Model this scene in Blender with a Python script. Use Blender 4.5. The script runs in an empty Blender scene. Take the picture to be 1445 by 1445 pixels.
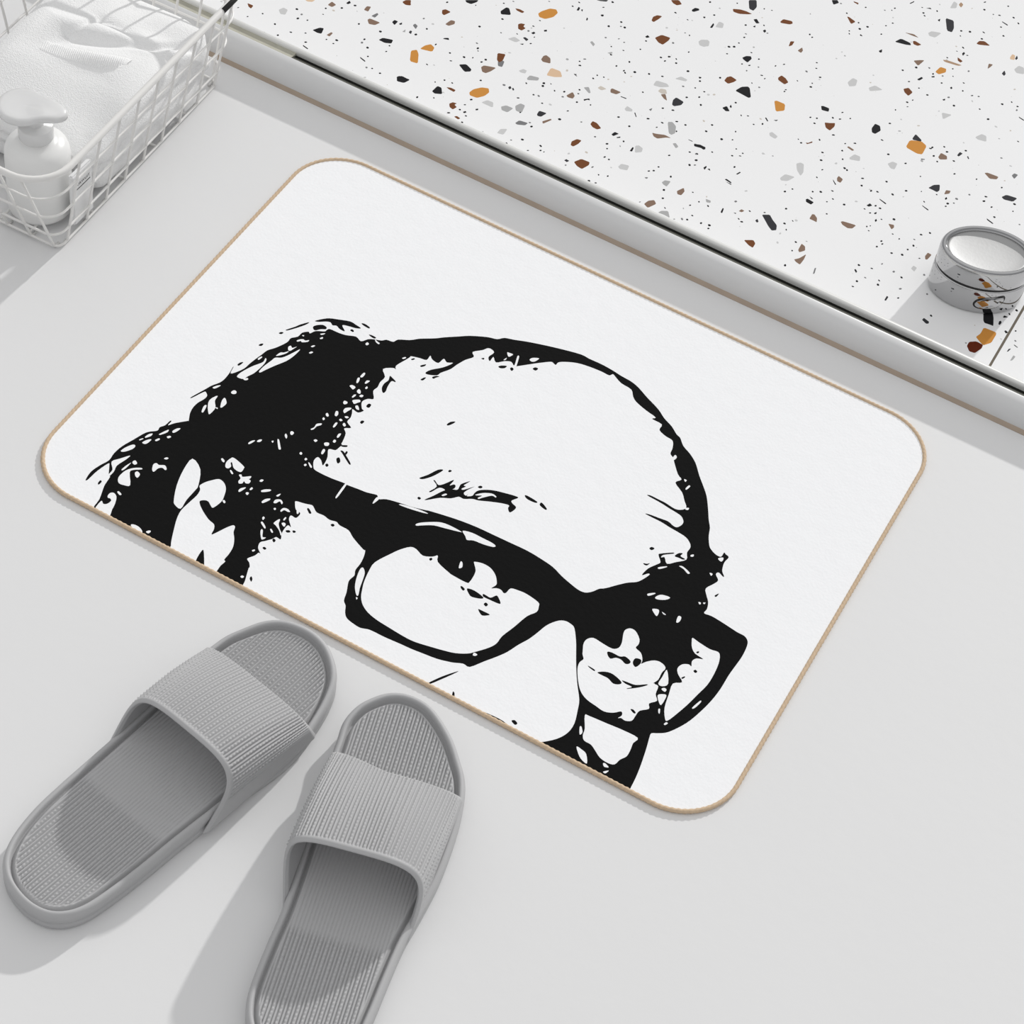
import bpy, bmesh, math, random
from mathutils import Vector, Matrix
from mathutils.kdtree import KDTree
from mathutils.geometry import delaunay_2d_cdt
R = math.radians
S = bpy.context.scene
COL = S.collection
random.seed(7)

# ------------------------------------------------------------------ camera
# world: z = 0 is the floor, the bath mat's near-left corner is the origin,
# x runs along the long edge of the mat (and along the shower kerb), y towards the shower
FOC = 3305.89
ROWS = ((0.87093807, 0.47955433, 0.10721247),      # image right
        (0.43647334, -0.65473327, -0.6171024),     # image down
        (-0.22573856, 0.58425336, -0.77954481))    # view direction
EYE = Vector((0.7565996, -0.90013443, 1.4391142))
cam_data = bpy.data.cameras.new('camera')
cam_data.sensor_width = 36.0
cam_data.lens = FOC / 1445.0 * 36.0
cam_data.clip_start = 0.05
cam = bpy.data.objects.new('camera', cam_data)
COL.objects.link(cam)
m = Matrix.Identity(4)
for i in range(3):
    m[i][0] = ROWS[0][i]; m[i][1] = -ROWS[1][i]; m[i][2] = -ROWS[2][i]; m[i][3] = EYE[i]
cam.matrix_world = m
S.camera = cam

def at(px, py, z=0.0):
    """point of the horizontal plane z seen at photo pixel px, py (1445 x 1445)"""
    a = ((px - 722.5) / FOC, (py - 722.5) / FOC, 1.0)
    d = Vector([sum(ROWS[k][i] * a[k] for k in range(3)) for i in range(3)])
    return EYE + d * ((z - EYE.z) / d.z)

# ------------------------------------------------------------------ helpers
def tag(o, label=None, cat=None, group=None, kind=None):
    if label: o['label'] = label
    if cat: o['category'] = cat
    if group: o['group'] = group
    if kind: o['kind'] = kind
    return o

def empty(name, loc=(0, 0, 0), rz=0.0):
    o = bpy.data.objects.new(name, None)
    o.empty_display_size = 0.02
    o.location = loc; o.rotation_euler = (0, 0, rz)
    COL.objects.link(o)
    return o

def mesh(name, verts, faces, mats, parent=None, smooth=True, idx=None):
    me = bpy.data.meshes.new(name)
    me.from_pydata([tuple(v) for v in verts], [], faces)
    for mt in (mats if isinstance(mats, (list, tuple)) else [mats]):
        me.materials.append(mt)
    if idx: me.polygons.foreach_set('material_index', idx)
    me.polygons.foreach_set('use_smooth', [smooth] * len(me.polygons))
    me.update()
    o = bpy.data.objects.new(name, me)
    COL.objects.link(o)
    if parent: o.parent = parent
    return o

def fix_normals(o):
    bm = bmesh.new(); bm.from_mesh(o.data)
    bmesh.ops.recalc_face_normals(bm, faces=bm.faces)
    bm.to_mesh(o.data); bm.free()
    return o

def catmull(pts, closed=True, n=3):
    out = []; N = len(pts)
    rng = range(N) if closed else range(N - 1)
    for i in rng:
        if closed:
            p0, p1, p2, p3 = pts[i - 1], pts[i], pts[(i + 1) % N], pts[(i + 2) % N]
        else:
            p0, p1, p2, p3 = pts[max(i - 1, 0)], pts[i], pts[i + 1], pts[min(i + 2, N - 1)]
        for k in range(n):
            t = k / n
            out.append(tuple(0.5 * (2 * b + (c - a) * t + (2 * a - 5 * b + 4 * c - d) * t * t + (3 * b - a - 3 * c + d) * t ** 3)
                             for a, b, c, d in zip(p0, p1, p2, p3)))
    if not closed: out.append(tuple(pts[-1]))
    return out

def tube(pts, r, sides=8, closed=False, rad=None):
    """verts, faces of a tube along pts"""
    P = [Vector(p) for p in pts]; n = len(P); V = []; F = []
    up = Vector((0, 0, 1)); prev = None
    for i in range(n):
        a = P[i - 1] if (i > 0 or closed) else P[i]
        b = P[(i + 1) % n] if (i < n - 1 or closed) else P[i]
        t = (b - a).normalized()
        if prev is None:
            u = t.cross(up)
            if u.length < 0.05: u = t.cross(Vector((0, 1, 0)))
        else:
            u = prev - t * prev.dot(t)
        u.normalize(); prev = u
        w = t.cross(u)
        for k in range(sides):
            an = 2 * math.pi * k / sides
            rr = rad(i, an) if rad else r
            V.append(P[i] + u * (rr * math.cos(an)) + w * (rr * math.sin(an)))
    for i in range(n if closed else n - 1):
        j = (i + 1) % n
        for k in range(sides):
            l = (k + 1) % sides
            F.append((i * sides + k, i * sides + l, j * sides + l, j * sides + k))
    if not closed:
        F.append(tuple(range(sides))[::-1]); F.append(tuple(range((n - 1) * sides, n * sides)))
    return V, F

def lathe(prof, seg=96, c=(0, 0, 0)):
    """profile of (r, z); r = 0 ends are closed with a fan"""
    V = []; F = []; rings = []
    for r, z in prof:
        if r <= 1e-6:
            rings.append([len(V)]); V.append((c[0], c[1], c[2] + z))
        else:
            rings.append(list(range(len(V), len(V) + seg)))
            V += [(c[0] + r * math.cos(2 * math.pi * k / seg), c[1] + r * math.sin(2 * math.pi * k / seg), c[2] + z) for k in range(seg)]
    for a, b in zip(rings, rings[1:]):
        for k in range(seg):
            l = (k + 1) % seg
            if len(a) == 1 and len(b) == 1: continue
            if len(a) == 1: F.append((a[0], b[l], b[k]))
            elif len(b) == 1: F.append((a[k], a[l], b[0]))
            else: F.append((a[k], a[l], b[l], b[k]))
    return V, F

def sm(x):
    x = max(0.0, min(1.0, x)); return x * x * (3 - 2 * x)

def lin(r, g, b):
    return tuple(((c / 255) / 12.92 if c / 255 < 0.04045 else ((c / 255 + 0.055) / 1.055) ** 2.4) for c in (r, g, b)) + (1,)

# ------------------------------------------------------------------ materials
def mat(name, col, rough=0.5, metal=0.0, spec=0.5, bump=None, var=0.0, vscale=40.0, alpha=None, trans=0.0, sheen=0.0, ior=1.45):
    mt = bpy.data.materials.new(name); mt.use_nodes = True
    nt = mt.node_tree; b = nt.nodes['Principled BSDF']
    b.inputs['Base Color'].default_value = col if len(col) == 4 else tuple(col) + (1,)
    b.inputs['Roughness'].default_value = rough
    b.inputs['Metallic'].default_value = metal
    b.inputs['Specular IOR Level'].default_value = spec
    b.inputs['Transmission Weight'].default_value = trans
    b.inputs['Sheen Weight'].default_value = sheen
    b.inputs['IOR'].default_value = ior
    tc = nt.nodes.new('ShaderNodeTexCoord')
    if var:
        n = nt.nodes.new('ShaderNodeTexNoise'); n.inputs['Scale'].default_value = vscale; n.inputs['Detail'].default_value = 5
        nt.links.new(tc.outputs['Object'], n.inputs['Vector'])
        mx = nt.nodes.new('ShaderNodeMix'); mx.data_type = 'RGBA'
        c = b.inputs['Base Color'].default_value
        mx.inputs[6].default_value = tuple(max(0, x * (1 - var)) for x in c[:3]) + (1,)
        mx.inputs[7].default_value = tuple(min(1, x * (1 + var)) for x in c[:3]) + (1,)
        nt.links.new(n.outputs['Fac'], mx.inputs[0]); nt.links.new(mx.outputs[2], b.inputs['Base Color'])
    if bump:
        prev = None
        for (kind, scale, strength, dist) in bump:
            if kind == 'noise':
                n = nt.nodes.new('ShaderNodeTexNoise'); n.inputs['Scale'].default_value = scale; n.inputs['Detail'].default_value = 4
            else:
                n = nt.nodes.new('ShaderNodeTexVoronoi'); n.inputs['Scale'].default_value = scale
            nt.links.new(tc.outputs['Object'], n.inputs['Vector'])
            bp = nt.nodes.new('ShaderNodeBump'); bp.inputs['Strength'].default_value = strength; bp.inputs['Distance'].default_value = dist
            nt.links.new(n.outputs[0], bp.inputs['Height'])
            if prev: nt.links.new(prev.outputs[0], bp.inputs['Normal'])
            prev = bp
        nt.links.new(prev.outputs[0], b.inputs['Normal'])
    return mt

M = {}
M['floor'] = mat('floor_white', (.765, .765, .768), .55, var=.012, vscale=6, bump=[('noise', 90, .05, .002)])
M['print_white'] = mat('print_white', (.945, .95, .965), .9, spec=.15, var=.015, vscale=220, bump=[('noise', 420, .22, .0010), ('noise', 70, .12, .003)], sheen=.1)
M['print_black'] = mat('print_black', (.0058, .0058, .0058), .9, spec=.10, bump=[('noise', 300, .3, .0015)], sheen=.02)
M['binding'] = mat('tan_binding', lin(208, 184, 156), .8, spec=.2, var=.2, vscale=500)
M['backing'] = mat('mat_backing', (.35, .3, .26), .9)
M['slipper'] = mat('grey_foam', (.46, .46, .465), .55, spec=.35, bump=[('noise', 700, .08, .0008)])
M['wire'] = mat('white_wire', (.82, .81, .79), .35, spec=.5)
M['rim_black'] = mat('black_mark', (.01, .01, .01), .5)
M['towel'] = mat('white_towel', (.90, .90, .90), .95, spec=.1, bump=[('voronoi', 950, .45, .0009), ('noise', 420, .3, .0012)], sheen=.15)
M['bottle'] = mat('milky_plastic', (.86, .86, .85), .3, spec=.5)
M['bottle_clear'] = mat('clear_plastic', (.90, .90, .90), .25, trans=.3, ior=1.3)
M['packet'] = mat('packet_white', (.85, .85, .85), .4)
M['ink'] = mat('ink', (.03, .03, .03), .7)
M['kerb'] = mat('kerb_satin', (.70, .702, .705), .36, spec=.5)
M['caulk'] = mat('caulk_beige', lin(176, 160, 144), .7, var=.1, vscale=60)
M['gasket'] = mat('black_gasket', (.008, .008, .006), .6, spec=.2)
M['olive'] = mat('olive_gap_shade', (.085, .085, .07), .6, spec=.3)  # dark olive puts the shading of the kerb gap into the colour
M['filler'] = mat('grey_filler', lin(176, 174, 160), .7, var=.2, vscale=90)
M['strip'] = mat('metal_strip', (.74, .74, .72), .35, spec=.5)
M['chrome'] = mat('chrome', (.50, .50, .505), .04, metal=1.0)
M['chrome_satin'] = mat('satin_chrome', (.44, .44, .44), .55, metal=.9, bump=[('noise', 400, .06, .001)])
M['dark'] = mat('dark_gap', (.01, .01, .01), .4)
TC = dict(w=(.90, .90, .905), k=(.012, .012, .014), d=(.035, .035, .04), g=(.20, .20, .205), gl=(.42, .42, .42), l=(.60, .60, .60),
          o=lin(206, 142, 66), b=lin(116, 70, 40), m=lin(136, 112, 96), t=lin(222, 190, 158), tl=lin(206, 198, 188), tb=lin(176, 146, 120),
          r=lin(98, 36, 12), j=lin(112, 104, 92))
for k, c in TC.items():
    M['tz_' + k] = mat('terrazzo_' + k, c, .28, spec=.45 if k == 'w' else .15)

# ------------------------------------------------------------------ flat inlaid pattern: constrained triangulation of painted polygons
def inlay(outer, polys, inside):
    """outer: list of xy; polys: list of (slot, [xy]) in painting order -> verts, tris, slots"""
    co = []; ed = []
    def add(pl):
        s = len(co); co.extend(Vector(p) for p in pl)
        ed.extend((s + i, s + (i + 1) % len(pl)) for i in range(len(pl)))
    add(outer)
    for _, pl in polys: add(pl)
    v, e, f, *_ = delaunay_2d_cdt(co, ed, [], 0, 1e-6)
    box = []
    for s, pl in polys:
        xs = [p[0] for p in pl]; ys = [p[1] for p in pl]
        box.append((min(xs), max(xs), min(ys), max(ys), s, pl))
    box.reverse()
    def pip(x, y, pl):
        c = False; j = len(pl) - 1
        for i in range(len(pl)):
            yi, yj = pl[i][1], pl[j][1]
            if (yi > y) != (yj > y) and x < (pl[j][0] - pl[i][0]) * (y - yi) / (yj - yi) + pl[i][0]: c = not c
            j = i
        return c
    F = []; I = []
    for t in f:
        x = sum(v[i][0] for i in t) / len(t); y = sum(v[i][1] for i in t) / len(t)
        if not inside(x, y): continue
        s = 0
        for x0, x1, y0, y1, sl, pl in box:
            if x0 <= x <= x1 and y0 <= y <= y1 and pip(x, y, pl):
                s = sl; break
        F.append(tuple(t)); I.append(s)
    return v, F, I

# ------------------------------------------------------------------ bath mat print (traced per close-up: origin x, y, scale)
CROP = dict(A=(100, 560, 7.225), B=(250, 430, 7.225), C=(400, 430, 7.225), D=(250, 600, 7.225), E=(140, 680, 6.568), F=(400, 600, 7.225),
            G=(570, 450, 5.78), H=(780, 470, 5.78), I=(560, 650, 6.568), J=(460, 740, 7.225), K=(640, 760, 6.568), L=(800, 700, 6.0208),
            M=(800, 860, 5.352), N=(590, 920, 5.352))

def parse(s):
    """'A 1,2 3,4 B 5,6' -> photo pixels; a letter switches close-up"""
    cur = None; out = []
    for w in s.split():
        if w in CROP: cur = CROP[w]
        else:
            x, y = w.split(',')
            out.append((cur[0] + float(x) / cur[2], cur[1] + float(y) / cur[2]))
    return out

HEAD = '''A 230,1150 290,1045 330,935 350,890 400,815 385,800 392,700 380,680 270,755 205,815 165,850 150,845 190,780 235,738 310,690 390,645 440,575 520,505 640,435 770,362 880,345 905,310 960,290 1010,245 1025,250 990,290 1060,268 1190,245
B 118,1180 130,1110 160,1050 210,1000 270,965 305,930 295,895 270,890 150,950 145,940 280,865 350,825 430,795 480,760 530,700 565,640 575,635 545,700 620,680 690,645 740,600 810,545 860,510 920,465 1000,440 1080,405 1130,375 1160,340 1230,325 1275,285 1340,275
C 270,292 330,268 420,272 440,258 475,248 560,285 640,310 740,325 790,372 860,352 920,352 1000,365 1050,357 1120,378 1170,355 1290,360 1380,347 1440,345
G 260,158 330,150 450,143 540,138 680,148 760,165 820,155 900,170 1000,185 1150,215 1300,250 1445,290
H 300,210 400,255 490,305 560,350 640,395 700,445 770,525 860,620 910,695 970,760 1010,825 1040,855 1065,920 1120,985 1165,1060 1195,1160 1225,1240 1255,1330 1268,1445
L 1205,200 1215,270 1205,340 1210,420 1230,460 1270,500 1310,515 1335,480 1350,495 1375,520 1340,560 1325,600 1320,640 1335,680 1325,685 1290,650 1265,665 1285,715 1250,745 1180,785 1185,840 1200,900 1190,960 1165,995 1230,1020 1330,1080 1445,1155
M 1340,200 1365,240 1355,290 1320,360 1270,430 1220,500 1160,600 1090,690 1000,780 900,860 770,925 690,935 640,935 625,960 600,1050 560,1170 520,1270 470,1370 440,1440
N 1445,1040 1100,860 890,710 905,682 950,678 1050,655 1130,610 1180,540 1205,440 1217,360 1203,250 1195,150 1193,50
K 1136,1050 1135,950 1120,830 1085,790 1040,765 980,760 900,785 840,820 780,870 700,930 600,985 500,1050 400,1095 280,1140 150,1190 90,1160 0,1150
J 1250,1400 1130,1370 960,1305 860,1265 750,1215 600,1150 490,1095 430,1070 350,1055 290,1020 215,960 195,900 200,830 183,775 210,690 225,600 245,560 290,520 300,465 350,400 385,330 400,265 380,255 280,140 230,60 140,10
F 540,985 470,965 410,920 340,890 310,840 290,815 220,800 130,775
D 1202,795 1210,860 1255,895 1235,930 1205,945 1160,920 1140,960 1160,1040 1130,1020 1090,1060 1065,1110 1055,1165 1010,1140 970,1160 900,1180 845,1195 825,1250 850,1310 830,1300 790,1330 715,1360 735,1400 740,1445
E 1385,800 1370,850 1350,920 1330,960 1310,1020 700,700 60,360'''
FACE = '''F 320,455 400,500 500,545 620,590 640,605 760,650 850,685 950,710 962,735 980,755 1050,755 1180,790 1300,830
I 263,458 300,465 450,510 600,560 750,620 900,690 1050,760 1200,830 1320,900 1445,985
K 1000,345 1080,415 1150,470 1200,495 1240,500 1290,490 1350,465
L 310,785 360,775 375,770 450,750 520,735 590,730 640,710 700,670 690,658 636,672 690,615 770,578 795,560 778,500 800,488 900,480 905,490 820,500 800,522 830,520 850,575 930,560 1015,540 1020,480 1048,440 1045,400 1010,350 950,310 880,270 800,220 720,180 665,150 700,155 780,185 860,215 900,250 935,265 975,245 990,215 970,170 920,135 870,105 800,60 700,5
H 770,1320 800,1325 860,1355 920,1385 1000,1435 1060,1440 1090,1420 1075,1370 1055,1300 1000,1220 1050,1195 1020,1150 990,1050 985,1020 960,985 975,945 982,900 970,870 920,840 870,790 890,745 810,700 840,688 760,630 680,560 655,515 640,460 560,410 510,355 490,335 460,345 400,315 300,275 200,245 100,235 45,240 25,260 5,245
G 1200,350 1140,355 1060,365 930,385 920,380 940,310 925,305 900,380 875,350 820,345 750,355 730,310 700,345 690,310 735,275 710,245 680,240 640,255 560,270 570,310 500,335 430,375 380,410 300,440 270,460 200,455 175,440 220,415 320,395 400,360 350,355 325,325 280,360 230,330 215,300 185,335 130,320 60,305
C 1290,535 1250,560 1150,620 1145,660 1120,645 1015,655 1035,735 985,790 960,840 915,880 920,960 860,960 800,990 800,1060 820,1080 760,1100 705,1065 700,1100 685,1150 650,1195 690,1255 620,1260 635,1310 610,1380 590,1420
F 600,200 570,225 530,255 460,245 450,320 430,370 400,410 385,360 350,325 310,360 305,420'''
LENS = '''J 860,230 760,255 660,300 500,385 440,470 390,580 370,660 358,740 375,820 430,900 520,975 640,1050 780,1135 900,1195 1060,1245 1200,1285 1320,1312
K 131,1065 200,1050 330,1010 400,970 450,905 560,820 680,720 770,680 790,630 785,590 680,515 600,480 530,462 490,500 465,505 440,475 400,460 350,460 395,430 400,390 385,330 340,270 270,230 200,215 190,225 205,290 190,340 150,400 120,408 0,345
I 480,1035 380,940 380,880 330,890 240,880 180,820'''
WHITE = [
 'D 235,610 290,580 360,560 430,550 480,590 497,650 480,720 450,780 370,840 345,825 320,780 285,765 235,770 230,800 260,870 320,960 375,1010 375,1060 350,1115 420,1085 500,1045 570,1020 590,1040 575,1090 582,1160 570,1240 530,1310 480,1370 490,1390 440,1435 E 1060,850 960,790 680,640 665,590 672,530 695,430 720,340 760,262 840,185 905,125 935,75 930,45',
 'A 1240,630 1320,740 1300,900 1270,950 1180,1050 1120,1140 1060,1100 1050,1050 1080,900 1150,740',
 'M 120,310 125,260 150,225 200,215 260,250 340,295 390,290 415,250 425,190 440,155 480,143 520,165 548,225 540,265 520,290 560,330 570,385 560,410 600,395 660,385 710,400 745,440 720,480 700,530 660,560 690,580 670,640 680,690 620,710 620,750 550,765 520,800 490,840 440,840 410,820 385,820 415,800 410,770 350,780 280,770 220,730 150,680 105,620 85,540 80,450 95,400 125,375 118,340',
 'M 755,455 765,560 720,580 690,560 720,510', 'M 735,590 755,605 740,625 710,600', 'M 755,640 745,680 710,730 690,700 680,650 700,635', 'M 690,750 705,750 700,790 690,780',
 'M 950,215 1000,250 1080,300 1140,320 1155,350 1145,410 1110,490 1060,570 990,640 920,710 840,780 760,840 740,820 738,740 770,640 800,560 870,550 840,490 835,445 870,415 920,415 940,430 945,390 980,370 1030,375 970,335 945,290 943,240',
 'M 1010,685 1015,700 960,750 940,745', 'M 750,850 765,860 740,875 730,865',
 'M 135,800 170,805 300,860 420,910 535,970 500,1010 480,1060 450,1110 400,1135 360,1170 310,1160 250,1120 210,1060 180,1020 130,990 120,950 135,900',
 'M 65,1025 110,1050 150,1090 158,1170 130,1160 90,1110', 'M 95,885 110,880 120,930 95,950', 'M 270,1160 290,1160 320,1195 280,1190', 'M 270,1225 320,1215 290,1240',
 'L 680,830 745,820 755,830 690,850', 'L 740,860 790,835 850,845 888,865 840,885 760,880', 'L 720,955 780,960 785,990 765,1025 740,1000', 'L 805,980 845,1010 820,1005',
 'L 945,1015 975,1025 965,1060 940,1080 925,1070', 'L 770,605 850,595 850,605 780,622', 'L 945,590 985,595 1050,655 1030,665 990,620', 'L 1050,500 1080,495 1075,515 1050,515',
 'L 1010,100 1040,100 1030,120 1005,115', 'L 1115,900 1140,905 1130,925', 'L 1155,905 1180,905 1165,920', 'L 1210,650 1240,660 1225,680', 'L 1285,525 1330,520 1330,545 1310,560 1285,540',
 'H 1000,990 1015,1015 985,1040 975,1020', 'H 1070,1190 1095,1200 1080,1215', 'H 1110,1240 1125,1250 1090,1280 1080,1270',
 'I 175,590 220,575 340,568 420,575 500,605 600,660 560,655 440,625 340,600 240,600 185,603', 'I 610,650 700,670 800,720 880,760 915,790 890,800 800,775 710,740 650,735 635,700',
 'I 20,408 60,408 200,450 290,490 230,480 100,440', 'I 590,930 610,940 610,985 590,1000 570,995',
 'J 365,440 385,450 395,500 370,580 345,650 330,720 310,720 295,640 310,550 340,470', 'J 305,740 325,750 310,768',
 'F 625,600 645,605 550,735 535,725', 'F 950,730 985,745 920,800 905,795', 'K 190,1055 225,1075 200,1090 175,1080',
 'A 500,550 560,510 640,480 670,495 640,530 560,560 510,565', 'A 750,410 790,380 840,370 820,400 760,420', 'A 720,465 780,435 830,430 790,470 750,485', 'A 695,435 735,420 740,430 700,445',
 'A 855,440 900,420 910,435 870,455', 'A 975,405 1010,395 1025,410 990,425', 'A 895,380 1000,330 990,360 910,390', 'A 1030,350 1080,320 1125,318 1090,350 1040,372',
 'A 415,660 500,630 605,598 560,640 470,700 440,760 390,810 385,790 425,740', 'A 510,745 560,700 620,665 610,680 560,730 520,755', 'A 630,655 660,645 680,680 650,695 625,675',
 'A 480,840 500,800 560,750 640,725 720,725 720,740 640,745 600,770 605,900 540,900 490,880', 'A 650,770 680,755 710,790 680,830 655,810',
 'A 820,720 835,680 870,668 900,690 970,695 990,740 970,750 940,725 890,730 840,770 820,755', 'A 945,630 975,615 1000,625 975,640', 'A 470,965 490,960 520,995 500,1005 480,985',
 'A 375,1010 400,980 440,980 465,1020 450,1090 420,1150 380,1225 245,1160 310,1060 330,1090 370,1090 410,1060 400,1035 380,1030', 'A 600,1300 640,1295 700,1325 735,1370 725,1400 640,1355', 'A 760,1375 800,1360 820,1370 790,1395',
 'B 355,845 400,825 445,818 440,830 380,858', 'B 545,890 580,868 610,885 600,910 560,912', 'B 245,1090 270,1030 300,1015 300,1040 270,1095 255,1105', 'B 320,1110 312,1050 320,990 350,955 400,930 412,935 385,980 390,1050 350,1100 330,1115',
 'B 435,1045 455,970 490,940 510,1000 480,1035 450,1055', 'B 385,1045 415,1050 410,1065', 'B 610,730 650,690 760,630 840,600 880,580 900,545 910,560 890,600 830,660 780,700 720,730 680,755 640,750', 'B 670,755 720,745 725,765 690,772',
 'B 835,680 880,630 960,570 1000,540 1060,540 1120,520 1200,480 1250,455 1240,475 1180,530 1110,575 1000,620 900,665 850,690', 'B 820,550 860,525 870,535 830,565', 'B 1000,520 1050,485 1090,485 1150,470 1120,495 1060,515 1010,525',
 'B 1130,425 1160,415 1175,440 1230,425 1200,445 1150,475 1125,460', 'B 1210,365 1250,350 1290,350 1310,365 1355,360 1340,380 1270,385 1260,370 1220,378', 'B 1270,312 1295,310 1290,325', 'B 1360,425 1390,412 1410,418 1380,435', 'B 1340,490 1370,475 1390,485 1360,500',
 'B 720,1410 760,1385 800,1380 780,1400 730,1425', 'B 810,1390 840,1372 870,1375 850,1398 820,1402', 'B 1150,1300 1170,1285 1195,1305 1175,1330 1155,1325', 'B 1095,1325 1110,1310 1125,1340 1115,1370 1100,1350', 'B 1020,1365 1040,1370 1055,1445 1060,1480 1035,1480 1025,1430', 'B 960,1390 985,1385 975,1410',
 'C 375,295 430,290 410,305 380,308', 'C 370,340 400,328 405,345 375,352', 'C 835,395 855,380 875,398 855,415 838,410', 'C 930,350 960,375 985,395 970,405 940,380', 'C 780,730 820,690 838,700 815,735 790,745', 'C 740,795 755,745 780,740 775,775 755,802', 'C 825,800 850,770 885,775 870,790 840,808',
 'C 830,850 850,830 862,845 845,862', 'C 670,825 700,815 740,840 710,868 690,850', 'C 745,880 770,855 790,880 785,910 760,905', 'C 695,940 720,915 745,915 730,935 705,950', 'C 770,935 790,915 820,925 800,945', 'C 605,1000 620,975 655,990 650,1010 620,1018',
 'C 700,970 780,965 790,990 760,1000 720,1015 705,1000', 'C 730,1030 760,1025 775,1075 740,1065', 'C 605,1080 630,1050 690,1045 700,1060 660,1085 620,1110 610,1100', 'C 620,1140 650,1135 670,1150 640,1160',
 'C 430,1110 450,1100 465,1130 450,1145 432,1130', 'C 520,1120 535,1080 560,1085 560,1120 540,1140 525,1135', 'C 395,1160 410,1145 425,1165 405,1180', 'C 270,1270 310,1250 340,1210 400,1205 390,1225 340,1240 310,1270 280,1282', 'C 565,1170 585,1160 605,1180 580,1190',
 'C 500,1245 530,1200 555,1200 540,1230 515,1255', 'C 600,1220 620,1200 640,1230 620,1245', 'C 540,1350 560,1315 590,1310 580,1335 555,1360', 'C 500,1395 520,1372 540,1388 520,1410', 'C 305,1380 330,1370 350,1385 325,1402', 'C 410,1410 440,1400 470,1410 460,1440 420,1440',
 'F 380,290 400,245 420,240 428,260 400,300', 'F 160,285 180,270 195,290 178,305', 'F 212,345 230,330 245,348 225,362', 'F 205,405 225,390 240,405 220,420', 'F 250,380 265,380 295,430 275,435',
 'D 445,340 465,335 488,365 475,382 455,365', 'D 492,400 510,365 550,335 570,330 610,355 680,420 680,440 655,475 620,470 575,435 560,380 545,385 550,420 520,440 495,430', 'D 535,460 550,455 575,495 555,500', 'D 620,500 650,495 660,520 700,520 765,515 755,540 740,550 760,570 740,600 700,598 680,575 660,600 620,600 615,570 640,540',
 'D 835,570 860,550 885,560 860,580', 'D 620,665 650,640 705,630 690,650 630,685', 'D 735,655 760,630 775,645 750,665', 'D 695,695 710,680 735,690 715,715', 'D 850,665 900,652 962,655 950,675 860,685', 'D 855,780 900,750 955,745 945,765 870,798',
 'D 975,785 1000,755 1060,755 1085,790 1070,810 1050,775 1010,795 985,797', 'D 1005,720 1040,700 1060,700 1030,730', 'D 980,850 1000,840 1010,855 995,868', 'D 1045,870 1080,840 1130,850 1160,885 1130,885 1090,865 1055,885', 'D 865,945 880,928 895,945 875,970',
 'D 850,985 870,980 905,1040 895,1060 860,1010', 'D 845,1080 860,1050 875,1070 870,1140 910,1150 880,1170 855,1165', 'D 945,1060 960,1055 980,1090 965,1100', 'D 975,990 1040,945 1050,960 1035,1000 1050,1070 1070,1110 1060,1140 1040,1080 1000,1020', 'D 1080,960 1105,935 1115,945 1090,975', 'D 1060,1000 1090,990 1110,1010 1090,1040', 'D 760,1275 790,1265 795,1280 770,1290', 'D 460,770 480,760 495,785 478,798',
 'G 840,270 860,275 895,290 860,312 845,300', 'G 810,335 840,315 830,335', 'G 1020,330 1050,315 1110,320 1080,345 1050,352 1030,345', 'E 1305,878 1325,865 1345,878 1325,893', 'C 1205,545 1240,532 1255,540 1225,555']
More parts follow.
